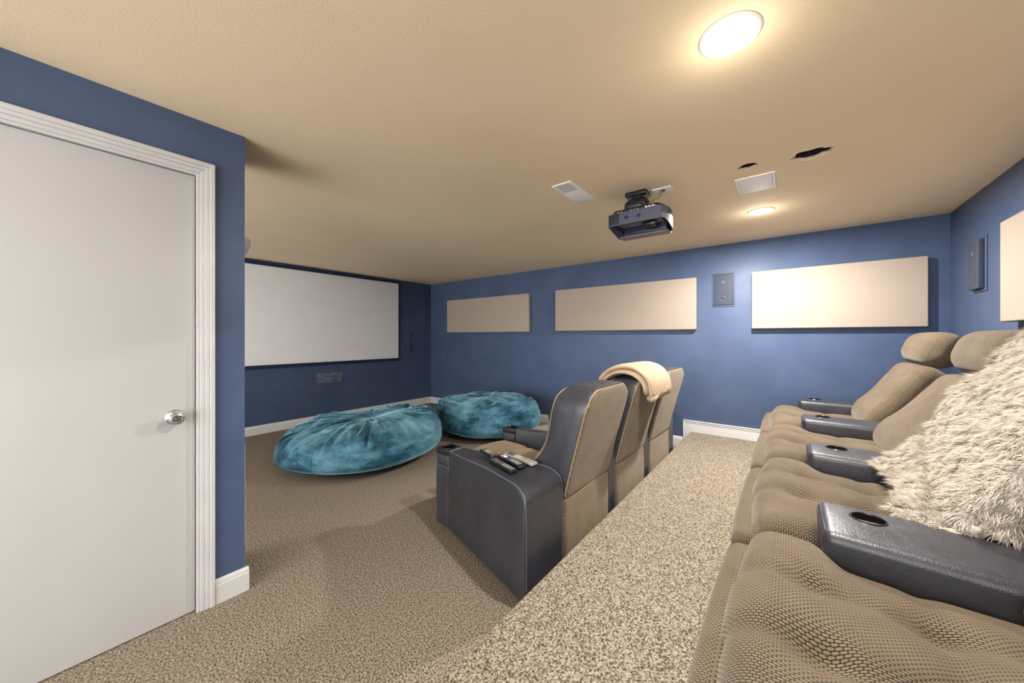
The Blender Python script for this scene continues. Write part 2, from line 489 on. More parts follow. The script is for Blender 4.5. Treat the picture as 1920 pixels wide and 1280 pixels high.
# ---------------------------------------------------------------- projector screen and wall things
scr = tag(empty('projection_screen', (2.555, YF, .90)), 'wide white projection screen in a dark frame on the front wall', 'projection screen')
m_ = MB(); box(m_, -1.175, 1.175, -.022, -.012, 0, 1.312, .001); m_.build('screen_surface', M['screen'], scr)
m_ = MB()
box(m_, -1.205, 1.205, -.034, -.001, -.042, 0, .003); box(m_, -1.205, 1.205, -.034, -.001, 1.312, 1.345, .003)
box(m_, -1.205, -1.175, -.034, -.001, 0, 1.312, .003); box(m_, 1.175, 1.205, -.034, -.001, 0, 1.312, .003)
box(m_, -1.175, 1.175, -.011, -.001, 0, 1.312)
m_.build('screen_frame', M['frame'], scr)

def acoustic(label, c, length, axis, h=.585, t=.052, group='cream acoustic wall panels'):
    """axis 'y': on right wall facing -x; axis 'x': on back wall facing +y"""
    o = empty('acoustic_panel', c, R(0) if axis == 'y' else R(-90))
    tag(o, label, 'acoustic panel', group)
    m1 = MB(); rbox(m1, (-t / 2 - .012, 0, 0), (t, length, h), .009, 3, (1, 1, 1)); m1.build('cloth_cover', M['panel'], o)
    m2 = MB(); box(m2, -.013, -.001, -length / 2 + .02, length / 2 - .02, -h / 2 + .02, h / 2 - .02); m2.build('mounting_frame', M['panelback'], o)
    return o
acoustic('cream cloth acoustic panel farthest along the wall, nearest the screen wall', (XR, (3.10 + 4.93) / 2, 1.642), 1.83, 'y')
acoustic('cream cloth acoustic panel in the middle of the long blue wall', (XR, (.806 + 2.633) / 2, 1.648), 1.827, 'y')
acoustic('shorter cream cloth acoustic panel on the long blue wall next to the back corner', (XR, (-.921 + .29) / 2, 1.65), 1.211, 'y')
# back wall: rotation -90: local -x -> +y
acoustic('cream cloth acoustic panel on the back wall, cut off by the photo edge', (3.40 - .915, YB, 1.653), 1.83, 'x')

def speaker(label, c, rz, w_, h_, prot=.014, center=False, gap=0.0, group='wall speakers'):
    o = tag(empty('wall_speaker', c, rz), label, 'speaker', group)   # local: wall plane x=0, faces -x
    m1 = MB()
    b = .014
    box(m1, -.008, 0, -w_ / 2, w_ / 2, -h_ / 2, -h_ / 2 + b, .002); box(m1, -.008, 0, -w_ / 2, w_ / 2, h_ / 2 - b, h_ / 2, .002)
    box(m1, -.008, 0, -w_ / 2, -w_ / 2 + b, -h_ / 2 + b, h_ / 2 - b, .002); box(m1, -.008, 0, w_ / 2 - b, w_ / 2, -h_ / 2 + b, h_ / 2 - b, .002)
    box(m1, -.004, 0, -w_ / 2 + b, w_ / 2 - b, -h_ / 2 + b, h_ / 2 - b)
    m1.build('bezel', M['spk'], o)
    m2 = MB()
    yo = gap / 2
    box(m2, -prot, -.004, -w_ / 2 + b + .003 + gap, w_ / 2 - b - .003, -h_ / 2 + b + .003, h_ / 2 - b - .003, .005)
    m2.build('grille', M['grille2'] if center else M['grille'], o)
    if not center:
        for zz, rr in ((h_ * .22, .016), (-h_ * .24, .045)):
            m3 = MB(); Mt = Matrix.Translation((-prot, yo, zz)) @ Matrix.Rotation(R(-90), 4, 'Y')
            lathe(m3, [(rr, -.001), (rr, .0012), (rr * .86, .0015), (rr * .80, .0005), (rr * .4, .0005), (rr * .36, .0016), (.0005, .002)], 30, mat=Mt)
            m3.build('driver', M['cone'] if zz > 0 else M['grille'], o)
    return o
speaker('dark rectangular wall speaker between two cream panels on the long blue wall', (XR, .549, 1.787), 0, .213, .37)
speaker('tall narrow dark wall speaker to the right of the white screen', (4.0, YF, 1.165), R(90), .105, .41, .010)
speaker('wide low streaked blue grey speaker set in the wall below the screen', (2.552, YF, .658), R(90), .41, .185, .012, True)
speaker('dark wall speaker with a projecting box grille on the back wall by the corner', (3.89, YB, 1.768), R(-90), .213, .37, .034, gap=.02)

# outlet-height panel and rounded sconce on the alcove side wall, seen edge on past the corner
sc = tag(empty('wall_sconce', (XD, 2.44, 1.76)), 'white rounded wall fitting peeking past the wall corner near the ceiling', 'wall light')
m_ = MB(); V = []; F = []; n = 24
prof = [(.001, -.085), (.05, -.06), (.085, -.01), (.10, .035), (.10, .062), (.094, .066), (.09, .04), (.07, 0), (.04, -.045), (.001, -.07)]
for (rr, z) in prof:
    for j in range(n + 1):
        a = -math.pi / 2 + math.pi * j / n; V.append((rr * math.cos(a), rr * math.sin(a), z))
for i in range(len(prof) - 1):
    for j in range(n): F.append((i * (n + 1) + j, i * (n + 1) + j + 1, (i + 1) * (n + 1) + j + 1, (i + 1) * (n + 1) + j))
m_.add(V, F); m_.build('bowl', M['white'], sc)
m_ = MB(); box(m_, .0, .006, -.07, .07, -.06, .05, .002); m_.build('back_plate', M['white'], sc)
m_ = MB(); box(m_, XD, XD + .010, YD + .03, YD + .36, .21, .73, .002)
for i in range(12): box(m_, XD + .010, XD + .013, YD + .06, YD + .33, .25 + i * .037, .27 + i * .037, .001)
tag(m_.build('vent_cover', M['white']), 'pale slatted panel seen edge on around the wall corner above the carpet', 'vent')

# ---------------------------------------------------------------- ceiling things
for i, (lx, ly) in enumerate(LAMPS):
    o = tag(empty('recessed_light', (lx, ly, ZC)), ['large round recessed ceiling light nearest the camera', 'round recessed ceiling light farther off, near the long blue wall'][i], 'ceiling light', 'recessed ceiling lights')
    m_ = MB(); lathe(m_, [(.076, .004), (.091, .001), (.091, -.004), (.086, -.008), (.078, -.008), (.0755, .0), (.0755, .004)], 56, cap=False); m_.build('trim_ring', M['trimring'], o)
    m_ = MB(); lathe(m_, [(.0765, .002), (.0765, -.002), (.06, -.010), (.03, -.014), (.001, -.015)], 56, cap=False); m_.build('diffuser', M['lens'], o)

# register
vt = tag(empty('ceiling_vent', (2.223, 1.173, ZC)), 'white ceiling vent with fine grille at one end, left of the projector', 'vent')
m_ = MB(); hw, hd = .185, .0725; gx0, gx1, gy = -.165, -.04, .048
box(m_, -hw, gx0, -hd, hd, -.007, 0, .002); box(m_, gx1, hw, -hd, hd, -.007, 0, .002)
box(m_, gx0, gx1, gy, hd, -.007, 0, .002); box(m_, gx0, gx1, -hd, -gy, -.007, 0, .002)
m_.build('cover_plate', M['cw'], vt)
m_ = MB(); box(m_, gx0, gx1, -gy, gy, -.0015, -.0005); m_.build('duct_shade_sheet', M['blackm'], vt)  # flat black sheet puts the dark of a duct behind the slats
m_ = MB()
for i in range(11): box(m_, gx0 + .003 + i * .0115, gx0 + .0075 + i * .0115, -gy, gy, -.0065, -.0015, .0008)
m_.build('grille', M['white'], vt)
m_ = MB(); tube(m_, [(.13, -.055, -.007), (.13, -.065, -.016)], .0022, 6); m_.build('lever', M['white'], vt)
# access panel
ap = tag(empty('access_panel', (2.818, .1625, ZC)), 'white square edged access panel between the holes and the far light', 'access panel')
m_ = MB(); A, B = .1425, .1045
box(m_, -A, A, -B, -B + .016, -.008, 0, .002); box(m_, -A, A, B - .016, B, -.008, 0, .002)
box(m_, -A, -A + .016, -B + .016, B - .016, -.008, 0, .002); box(m_, A - .016, A, -B + .016, B - .016, -.008, 0, .002)
m_.build('frame', M['cw'], ap)
m_ = MB(); box(m_, -A + .0175, A - .0175, -B + .0175, B - .0175, -.0072, -.001, .001); m_.build('hatch', M['cw'], ap)
# cable plate
cp = tag(empty('cable_plate', (2.55, .672, ZC)), 'small white cable plate on the ceiling just behind the projector', 'wall plate')
m_ = MB(); box(m_, -.042, .042, -.06, .06, -.006, 0, .002); m_.build('plate', M['cw'], cp)
m_ = MB(); lathe(m_, [(.016, -.0055), (.016, -.008), (.010, -.0082), (.001, -.0065)], 20); m_.build('cable_port', M['blackm'], cp)

# projector ---------------------------------------------------
PX, PY = 2.56, .80
pj = tag(empty('projector', (PX, PY, 2.03)), 'charcoal video projector hanging from the ceiling on a short bracket', 'projector')
def outline(x0=-.20, x1=.19, y0=-.185, y1=.19):
    """plan outline, counter-clockwise: flat -x side, bowed -y side, chamfered far corners"""
    pts = []
    pts.append((x0 + .012, y1)); pts.append((x0, y1 - .012)); pts.append((x0, y0 + .035))
    for i in range(15):
        t = i / 14; pts.append((x0 + .006 + (x1 - x0 - .05) * t, y0 + .028 - .032 * math.sin(math.pi * t) ** .8))
    pts.append((x1 - .01, y0 + .05)); pts.append((x1, y0 + .09)); pts.append((x1, y1 - .06)); pts.append((x1 - .06, y1))
    return pts
def prism(m_, out, z0, z1, mi=0, inset=0, bottom=True):
    n = len(out); cx = sum(p[0] for p in out) / n; cy = sum(p[1] for p in out) / n
    def sc_(s): return [(cx + (x - cx) * s, cy + (y - cy) * s) for x, y in out]
    rings = [(sc_(.97), z0), (out, z0 + .005), (out, z1 - .005), (sc_(.97), z1)]
    V = []; F = []
    for o_, z in rings: V += [(x, y, z) for x, y in o_]
    for r_ in range(3):
        for i in range(n): F.append((r_ * n + i, r_ * n + (i + 1) % n, (r_ + 1) * n + (i + 1) % n, (r_ + 1) * n + i))
    F += [tuple(range(3 * n, 4 * n))]
    if bottom: F += [tuple(range(n - 1, -1, -1))]
    m_.add(V, F, None, mi)
OUT = outline(-.205, .065, -.20, .185)
def zbot(x): return .004 - .040 * float(sstep(-.20, -.08, np.array(x)))
def shell_ring(m_, out, z1, th):
    n = len(out); cx = sum(p[0] for p in out) / n; cy = sum(p[1] for p in out) / n; V = []; F = []
    ins = [(cx + (x - cx) * (1 - th / .16), cy + (y - cy) * (1 - th / .2)) for x, y in out]
    for o_, f in ((out, z1), (out, None), (ins, None), (ins, z1 - .01)):
        V += [(x, y, f if f is not None else zbot(out[i][0])) for i, (x, y) in enumerate(o_)]
    for r_ in range(3):
        for i in range(n): F.append((r_ * n + i, (r_ + 1) * n + i, (r_ + 1) * n + (i + 1) % n, r_ * n + (i + 1) % n))
    m_.add(V, F)
m_ = MB(); shell_ring(m_, OUT, .084, .006); prism(m_, [(x * .99, y * .99) for x, y in OUT], .070, .088); m_.build('body', M['proj'], pj)
m_ = MB(); prism(m_, outline(-.178, .05, -.165, .16), .086, .114); dk = m_.build('top_deck', M['blackp'], pj)
m_ = MB(); box(m_, -.055, .055, -.165, .165, -.030, .03, .004)
V = [(-.055, .172, -.034), (-.055, .120, -.034), (-.055, .172, .03), (-.055, .120, .03), (-.19, .178, .004), (-.19, .150, .004), (-.19, .178, .03), (-.19, .150, .03)]
m_.add(V, [(0, 1, 3, 2), (4, 6, 7, 5), (0, 4, 5, 1), (2, 3, 7, 6), (0, 2, 6, 4), (1, 5, 7, 3)]); m_.build('lower_shell', M['navy'], pj)
m_ = MB(); box(m_, -.035, .058, -.17, .168, -.040, -.029, .004); m_.build('bottom_rim', M['proj2'], pj)
m_ = MB(); box(m_, -.185, -.05, -.15, .155, .020, .026, .001); m_.build('underside_tray', M['proj2'], pj)
m_ = MB(); box(m_, -.190, -.176, -.15, .155, .006, .022, .003); m_.build('tray_rail', M['blackp'], pj)
bow = [p for p in OUT if p[1] < -.165 and p[0] < .05]
V = []; F = []
for (x, y) in bow: V += [(x, y - .0015, zbot(x) + .001), (x, y - .0015, .034), (x, y + .003, .034), (x, y + .003, zbot(x) + .001)]
for i in range(len(bow) - 1):
    for q in range(4): F.append((4 * i + q, 4 * i + (q + 1) % 4, 4 * i + 4 + (q + 1) % 4, 4 * i + 4 + q))
F += [(0, 1, 2, 3), tuple(4 * (len(bow) - 1) + q for q in (3, 2, 1, 0))]
m_ = MB(); m_.add(V, F); m_.build('rear_band', M['proj2'], pj)
m_ = MB(); Mt = Matrix.Translation((-.115, -.085, .004)) @ Matrix.Rotation(R(90), 4, 'X')
lathe(m_, [(.018, -.06), (.022, -.05), (.027, .02), (.024, .03), (.020, .032), (.018, .02), (.001, .018)], 30, mat=Mt); m_.build('lens_barrel', M['blackp'], pj)
m_ = MB()
for i in range(9): box(m_, -.2065, -.203, .105, .170, .036 + i * .0052, .0385 + i * .0052)
box(m_, -.2058, -.203, .103, .172, .012, .078)
m_.build('side_vent', M['blackm'], pj)
m_ = MB()
for i in range(9): tube(m_, [(p[0], p[1] - .001, .044 + i * .0042) for p in bow[3:-2]], .0012, 5)
m_.build('rear_vent', M['blackm'], pj)
# emblem: two dark discs joined by small marks
m_ = MB()
for yy, rr in ((.055, .013), (-.028, .013)):
    lathe(m_, [(rr, -.0003), (rr, .0012), (.001, .0012)], 20, mat=Matrix.Translation((-.205, yy, .046)) @ Matrix.Rotation(R(-90), 4, 'Y'))
for i in range(6): box(m_, -.2063, -.2048, -.010 + i * .0095, -.006 + i * .0095, .0435, .0485)
m_.build('emblem', M['navy'], pj)
m_ = MB()
rnd = random.Random(2)
for i in (0, 1, 4, 5, 6): lathe(m_, [(.0045, 0), (.0045, .007), (.003, .007), (.003, .002)], 12, mat=Matrix.Translation((-.175, .12 - i * .022, .097)) @ Matrix.Rotation(R(-90), 4, 'Y'))
for i in range(3): box(m_, -.181, -.173, -.12 - .0 + i * .022, -.105 + i * .022, .090, .104, .001)
box(m_, -.177, -.174, -.125, .13, .092, .102, .001)
m_.build('socket_row', M['tag'], pj)
m_ = MB()
box(m_, -.11, .0, -.045, .10, .222, .251, .006); 
rbox(m_, (-.06, .03, .160), (.11, .17, .095), .045, 6, (1, 1, 1))
box(m_, -.09, -.02, .0, .06, .19, .225, .004)
box(m_, -.085, -.01, -.04, .10, .106, .118, .002)
for yy in (-.035, .09): box(m_, -.07, -.02, yy, yy + .006, .115, .16, .001)
m_.build('ceiling_bracket', M['blackp'], pj)
m_ = MB(); tube(m_, cr([(-.10, .07, .19), (-.125, .03, .17), (-.13, -.03, .14), (-.16, -.05, .125), (-.165, -.07, .108)], 6), .0055, 8); m_.build('power_cable', M['cable'], pj)
m_ = MB(); tube(m_, cr([(-.01, -.128, .246), (-.03, -.11, .20), (-.06, -.06, .17), (-.09, .0, .165)], 6), .003, 6)
tube(m_, cr([(-.02, -.125, .246), (-.07, -.095, .19), (-.09, -.09, .15), (-.09, -.095, .105)], 6), .003, 6); m_.build('signal_cable', M['cable2'], pj)

# ---------------------------------------------------------------- front row recliners
def slab(m_, w_, z0, z1, rt, yb, yf, bev=.012, seg=10, rb=.03, uvs=1):
    """upright cushion: rounded outline in xz, yb(z)/yf(z) give back and front surface"""
    def outl(s_, ins=0):
        hw_ = w_ / 2 - ins; a0, a1 = z0 + ins, z1 - ins; pts = []
        def arc(cx, cz, rr, s0):
            for i in range(seg + 1):
                a = R(s0 + 90 * i / seg); pts.append((cx + rr * math.cos(a), cz + rr * math.sin(a)))
        r1 = max(.002, rt - ins); r2 = max(.002, rb - ins)
        arc(hw_ - r1, a1 - r1, r1, 0); arc(-hw_ + r1, a1 - r1, r1, 90)
        nz = 14
        for i in range(1, nz): pts.append((-hw_, a1 - r1 + (a0 + r2 - a1 + r1) * i / nz))
        arc(-hw_ + r2, a0 + r2, r2, 180); arc(hw_ - r2, a0 + r2, r2, 270)
        for i in range(1, nz): pts.append((hw_, a0 + r2 + (a1 - r1 - a0 - r2) * i / nz))
        cx, cz = 0, (z0 + z1) / 2
        return [(cx + (x - cx) * s_, cz + (z - cz) * s_) for x, z in pts]
    rings = []
    for s_ in (.02, .25, .5, .75, .92): rings.append((outl(s_ , bev), 'b', 0))
    rings.append((outl(1, bev), 'b', 0))
    rings.append((outl(1, bev * .3), 'b', bev * .3)); rings.append((outl(1, 0), 'b', bev))
    rings.append((outl(1, 0), 'm', .33)); rings.append((outl(1, 0), 'm', .66))
    rings.append((outl(1, 0), 'f', bev)); rings.append((outl(1, bev * .3), 'f', bev * .3)); rings.append((outl(1, bev), 'f', 0))
    for s_ in (.92, .75, .5, .25, .02): rings.append((outl(s_, bev), 'f', 0))
    n = len(rings[0][0]); V = []; UVp = []
    for ri, (pts, kind, d) in enumerate(rings):
        per = 0
        for i, (x, z) in enumerate(pts):
            if i: per += math.hypot(x - pts[i - 1][0], z - pts[i - 1][1])
            b, f = yb(x, z), yf(x, z)
            y = b + d if kind == 'b' else (f - d if kind == 'f' else b + (f - b) * d)
            V.append((x, y, z)); UVp.append((x, z, per, y))
    F = []; U = []
    for r_ in range(len(rings) - 1):
        side = 6 <= r_ < 11
        for i in range(n):
            q = (r_ * n + i, (r_ + 1) * n + i, (r_ + 1) * n + (i + 1) % n, r_ * n + (i + 1) % n)
            F.append(q)
            U.append([(UVp[j][2], UVp[j][3]) if side and i < n - 1 else (UVp[j][0], UVp[j][1]) for j in q])
    F.append(tuple(range(n))); U.append([(UVp[j][0], UVp[j][1]) for j in range(n)])
    L = (len(rings) - 1) * n
    F.append(tuple(L + n - 1 - i for i in range(n))); U.append([(UVp[L + n - 1 - i][0], UVp[L + n - 1 - i][1]) for i in range(n)])
    m_.add(V, F, U)
    return outl
def interp(tab):
    zs = [t[0] for t in tab]; ys = [t[1] for t in tab]
    return lambda x, z: float(np.interp(z, zs, ys))
FB = [(.38, .005), (.42, .0), (.60, -.045), (.80, -.10), (.93, -.135), (1.02, -.145)]
FF = [(.38, .22), (.44, .265), (.50, .245), (.56, .205), (.62, .155), (.68, .12), (.75, .10), (.85, .082), (.95, .06), (1.0, .03), (1.02, .0)]
yb_ = interp(FB); yf_ = interp(FF)
WS = .565
def front_arm(root, xo_b, xi_b, xo_f, xi_f, name='armrest'):
    """armrest from y 0 to .80; outer/inner x at back and front"""
    L = .79; zt = .55
    def d(V):
        t = np.clip(V[:, 1] / L, 0, 1)
        u = (V[:, 0] + .5)                      # 0 outer .. 1 inner
        xo = xo_b + (xo_f - xo_b) * t; xi = xi_b + (xi_f - xi_b) * t
        out = V.copy()
        out[:, 0] = xo + (xi - xo) * u
        side = (u < .5) * 1.0
        z = V[:, 2]
        bul = .012 * np.sin(np.pi * np.clip(z / zt, 0, 1)) * (1 if True else 0)
        out[:, 0] += np.where(u < .05, -bul, 0)
        # top line: .53 at front, rising to .565 then rounding down at the back
        top = .532 + .03 * sstep(.75, .25, V[:, 1])
        drop = np.where(V[:, 1] < .11, .11 - np.sqrt(np.maximum(0, .11 ** 2 - (.11 - np.maximum(V[:, 1], 0)) ** 2)), 0) * (.62 if abs(xi_b - xo_b) > .2 else .28)
        out[:, 2] = z / zt * (top - drop * (z / zt) ** 6)
        return out
    # width 1 in "u" space -> scale bevel in x by doing it manually
    V, F, U = rbox_data((.30, L, zt - .03), .016, 3, (4, 22, 14))
    V = V + np.array((0, L / 2, (zt - .03) / 2 + .03))
    W0 = abs(xi_b - xo_b)
    V[:, 0] = V[:, 0] / .30
    V = d(V)
    m1 = MB(); m1.add([tuple(p) for p in V], F, U); a = m1.build(name, M['leather'], root)
    # stitched seam along outer top edge and down the back, both sides
    m2 = MB()
    for xo0, xo1, sgn in ((xo_b, xo_f, -1), (xi_b, xi_f, 1)):
        P = []
        for y in [.775 - i * .03 for i in range(26)] + [.012, .004]:
            t = y / L; top = .532 + .03 * float(sstep(.75, .25, np.array(y))); dr_ = (.11 - math.sqrt(max(0, .11 ** 2 - (.11 - y) ** 2))) * .62 * (1 if abs(xi_b - xo_b) > .2 else .45) if y < .11 else 0
            P.append((xo0 + (xo1 - xo0) * t - sgn * .006, y + (.003 if y < .02 else 0), top - dr_ - .004 + .0035))
        for z in (.44, .36, .28, .2, .1): P.append((xo0 - sgn * .006, .002, z))
        tube(m2, [tuple(p) for p in P], .0036, 6)
    m2.build('seam', M['seam'], a)
    # box with cup holder on the front end
    xc = (xo_f + xi_f) / 2; ww = xi_f - xo_f
    m3 = MB(); rbox(m3, (xc, L + .068, .23), (ww, .13, .40), .014, 3, (1, 1, 4), lambda V: np.column_stack([V[:, 0], V[:, 1] + .006 * np.abs(np.sin(V[:, 2] * 22)), V[:, 2]]))
    rbox(m3, (xc, L + .068, .462), (ww, .125, .07), .014, 3, (1, 1, 1))
    cb = m3.build('arm_front', M['leather'], root)
    m4 = MB(); rt = min(.048, ww / 2 - .006)
    rbox(m4, (xc, L + .066, .514), (ww + .006, .136, .038), .008, 3, (1, 1, 1)); cbk = m4.build('cup_holder', M['blackp'], root)
    m5 = MB(); lathe(m5, [(rt, 0), (rt, .003), (rt - .006, .0035), (rt - .008, .001)], 30, mat=Matrix.Translation((xc, L + .066, .532)), cap=False)
    m5.build('rim', M['bronze'], cbk)
    m5 = MB(); lathe(m5, [(rt - .007, 0), (rt - .007, .0015), (.001, .0015)], 30, mat=Matrix.Translation((xc, L + .066, .532)), cap=False)
    m5.build('well_shade_disc', M['wellshade'], cbk)  # shallow black disc, the shade of a deep cup painted in
    return a

def front_seat(label, cx, cy, arms):
    root = tag(empty('theater_recliner', (cx, cy, 0), -R(1.5)), label, 'recliner', 'front row recliners')
    m1 = MB(); ol = slab(m1, WS - .006, .40, 1.005, .135, yb_, yf_, .010); sh = m1.build('backrest', M['leather'], root)
    # fabric back panel, slightly proud, with piping
    m1 = MB(); ol = slab(m1, WS - .020, .405, .992, .122, lambda x, z: yb_(x, z) - .007, lambda x, z: yb_(x, z) + .012, .007); m1.build('back_panel', M['fabric_f'], root)
    m1 = MB(); P = [(x, yb_(x, z) + .002, z) for x, z in ol(1, 0)]; tube(m1, P, .0042, 6, closed=True)
    P = [(x * .985, yf_(x, z) + .001, z) for x, z in ol(1, 0) if z > .44]; i0 = max(range(len(P) - 1), key=lambda i: (Vector(P[i]) - Vector(P[i + 1])).length)
    P = P[i0 + 1:] + P[:i0 + 1]; tube(m1, P, .0045, 6)
    m1.build('piping', M['pipe'], root)
    m1 = MB(); slab(m1, WS - .04, .43, .985, .115, lambda x, z: yf_(x, z) - .02, lambda x, z: yf_(x, z) + .012 + .02 * math.cos(x / (WS / 2) * 1.3), .012); m1.build('front_cushion', M['fabric_f'], root)
    # lower back panel
    m1 = MB()
    rbox(m1, (0, .035, .215), (WS - .012, .08, .395), .022, 4, (8, 1, 8), lambda V: np.column_stack([V[:, 0], V[:, 1] - .008 * np.cos(V[:, 0] * 5) * np.sin(np.clip(V[:, 2] / .41, 0, 1) * 3.14) * (V[:, 1] < .03), V[:, 2] + .006 * np.sin(V[:, 0] * 9 + cx * 7) * (V[:, 2] > .3)]))
    m1.build('lower_back_panel', M['fabric_f'], root)
    # seat
    def dz(V):
        o_ = V.copy(); t = (V[:, 2] > .36)
        o_[:, 2] += t * (.035 * np.cos(np.clip(V[:, 0] / (WS / 2), -1, 1) * 1.3) + .02 * sstep(.45, .75, V[:, 1]) - .012 * np.exp(-((V[:, 1] - .62) / .012) ** 2) - .05 * sstep(.84, .95, V[:, 1]))
        return o_
    m1 = MB(); rbox(m1, (0, .56, .34), (WS - .03, .76, .15), .05, 4, (12, 40, 2), dz); m1.build('seat_cushion', M['fabric_f'], root)
    m1 = MB(); rbox(m1, (0, .50, .15), (WS - .04, .80, .26), .02, 3); m1.build('base', M['leather'], root)
    m1 = MB(); rbox(m1, (0, .92, .20), (WS - .04, .07, .30), .03, 3); m1.build('footrest', M['fabric_f'], root)
    for a in arms: front_arm(root, *a)
    return root
h = WS / 2
fcy = lambda x: .95 - .0262 * (x - 1.32)
front_seat('front row recliner nearest the camera, with four remotes on its wide leather arm', 1.945, fcy(1.945), [(-h - .335, -h - .003, -h - .115, -h + .012)])
front_seat('middle recliner of the front row, with the tan blanket over its back', 2.62, fcy(2.62), [(-h - .107, -h - .003, -h - .107, -h - .003)])
front_seat('recliner at the far end of the front row, nearest the long blue wall', 3.295, fcy(3.295), [(-h - .107, -h - .003, -h - .107, -h - .003), (h + .15, h + .003, h + .12, h + .003)][0:1] + [(h + .003, h + .15, h + .003, h + .13)])

# ---------------------------------------------------------------- rear row recliners (on the riser)
def rear_arm(root, xa, xb, wedge=.045):
    def d(V):
        o_ = V.copy(); t = np.clip((-.08 - V[:, 1]) / .66, 0, 1)
        near = np.clip((xb - V[:, 0]) / (xb - xa), 0, 1)
        o_[:, 0] -= near * wedge * t
        o_[:, 0] += np.where(near > .97, .012 * (1 - np.clip(V[:, 2] / .50, 0, 1)), 0) * 2
        o_[:, 2] += .006 * np.sin(np.clip((V[:, 0] - xa) / (xb - xa), 0, 1) * np.pi) * (V[:, 2] > .45)
        return o_
    m1 = MB(); rbox(m1, ((xa + xb) / 2, -.41, .28), (xb - xa, .66, .50), .026, 4, (6, 14, 8), d); a = m1.build('armrest', M['leather'], root)
    m2 = MB()
    for q, off in ((0, .020), (1, .026)):
        P = [(xa + .05 + (xb - xa - .1) * 1, -.082, .5305 - .012)]
        P = [(xb - .02, -.083 - .0, .519)] if False else []
        for x in np.linspace(xb - .03, xa + .03, 8): P.append((x, -.0875 - q * .007, .5265))
        for y in np.linspace(-.10, -.72, 20): P.append((xa + off * .55 + .004 + q * .007 - wedge * np.clip((-.08 - y) / .66, 0, 1), y, .5255 + q * .0035))
        tube(m2, P, .0016, 5)
    m2.build('stitching', M['seam'], a)
    xc = (xa + xb) / 2 + .03; yc = -.193
    Mt = Matrix.Translation((xc, yc, .534))
    m3 = MB(); lathe(m3, [(.043, -.002), (.043, .002), (.041, .0045), (.0375, .0045), (.036, .001)], 40, mat=Mt, cap=False); rg = m3.build('cup_holder', M['bronze'], root)
    m3 = MB(); lathe(m3, [(.0365, .0012), (.036, .0018), (.001, .0018)], 40, mat=Mt, cap=False); m3.build('well_shade_disc', M['wellshade'], rg)  # black disc in the ring paints the shade of its depth

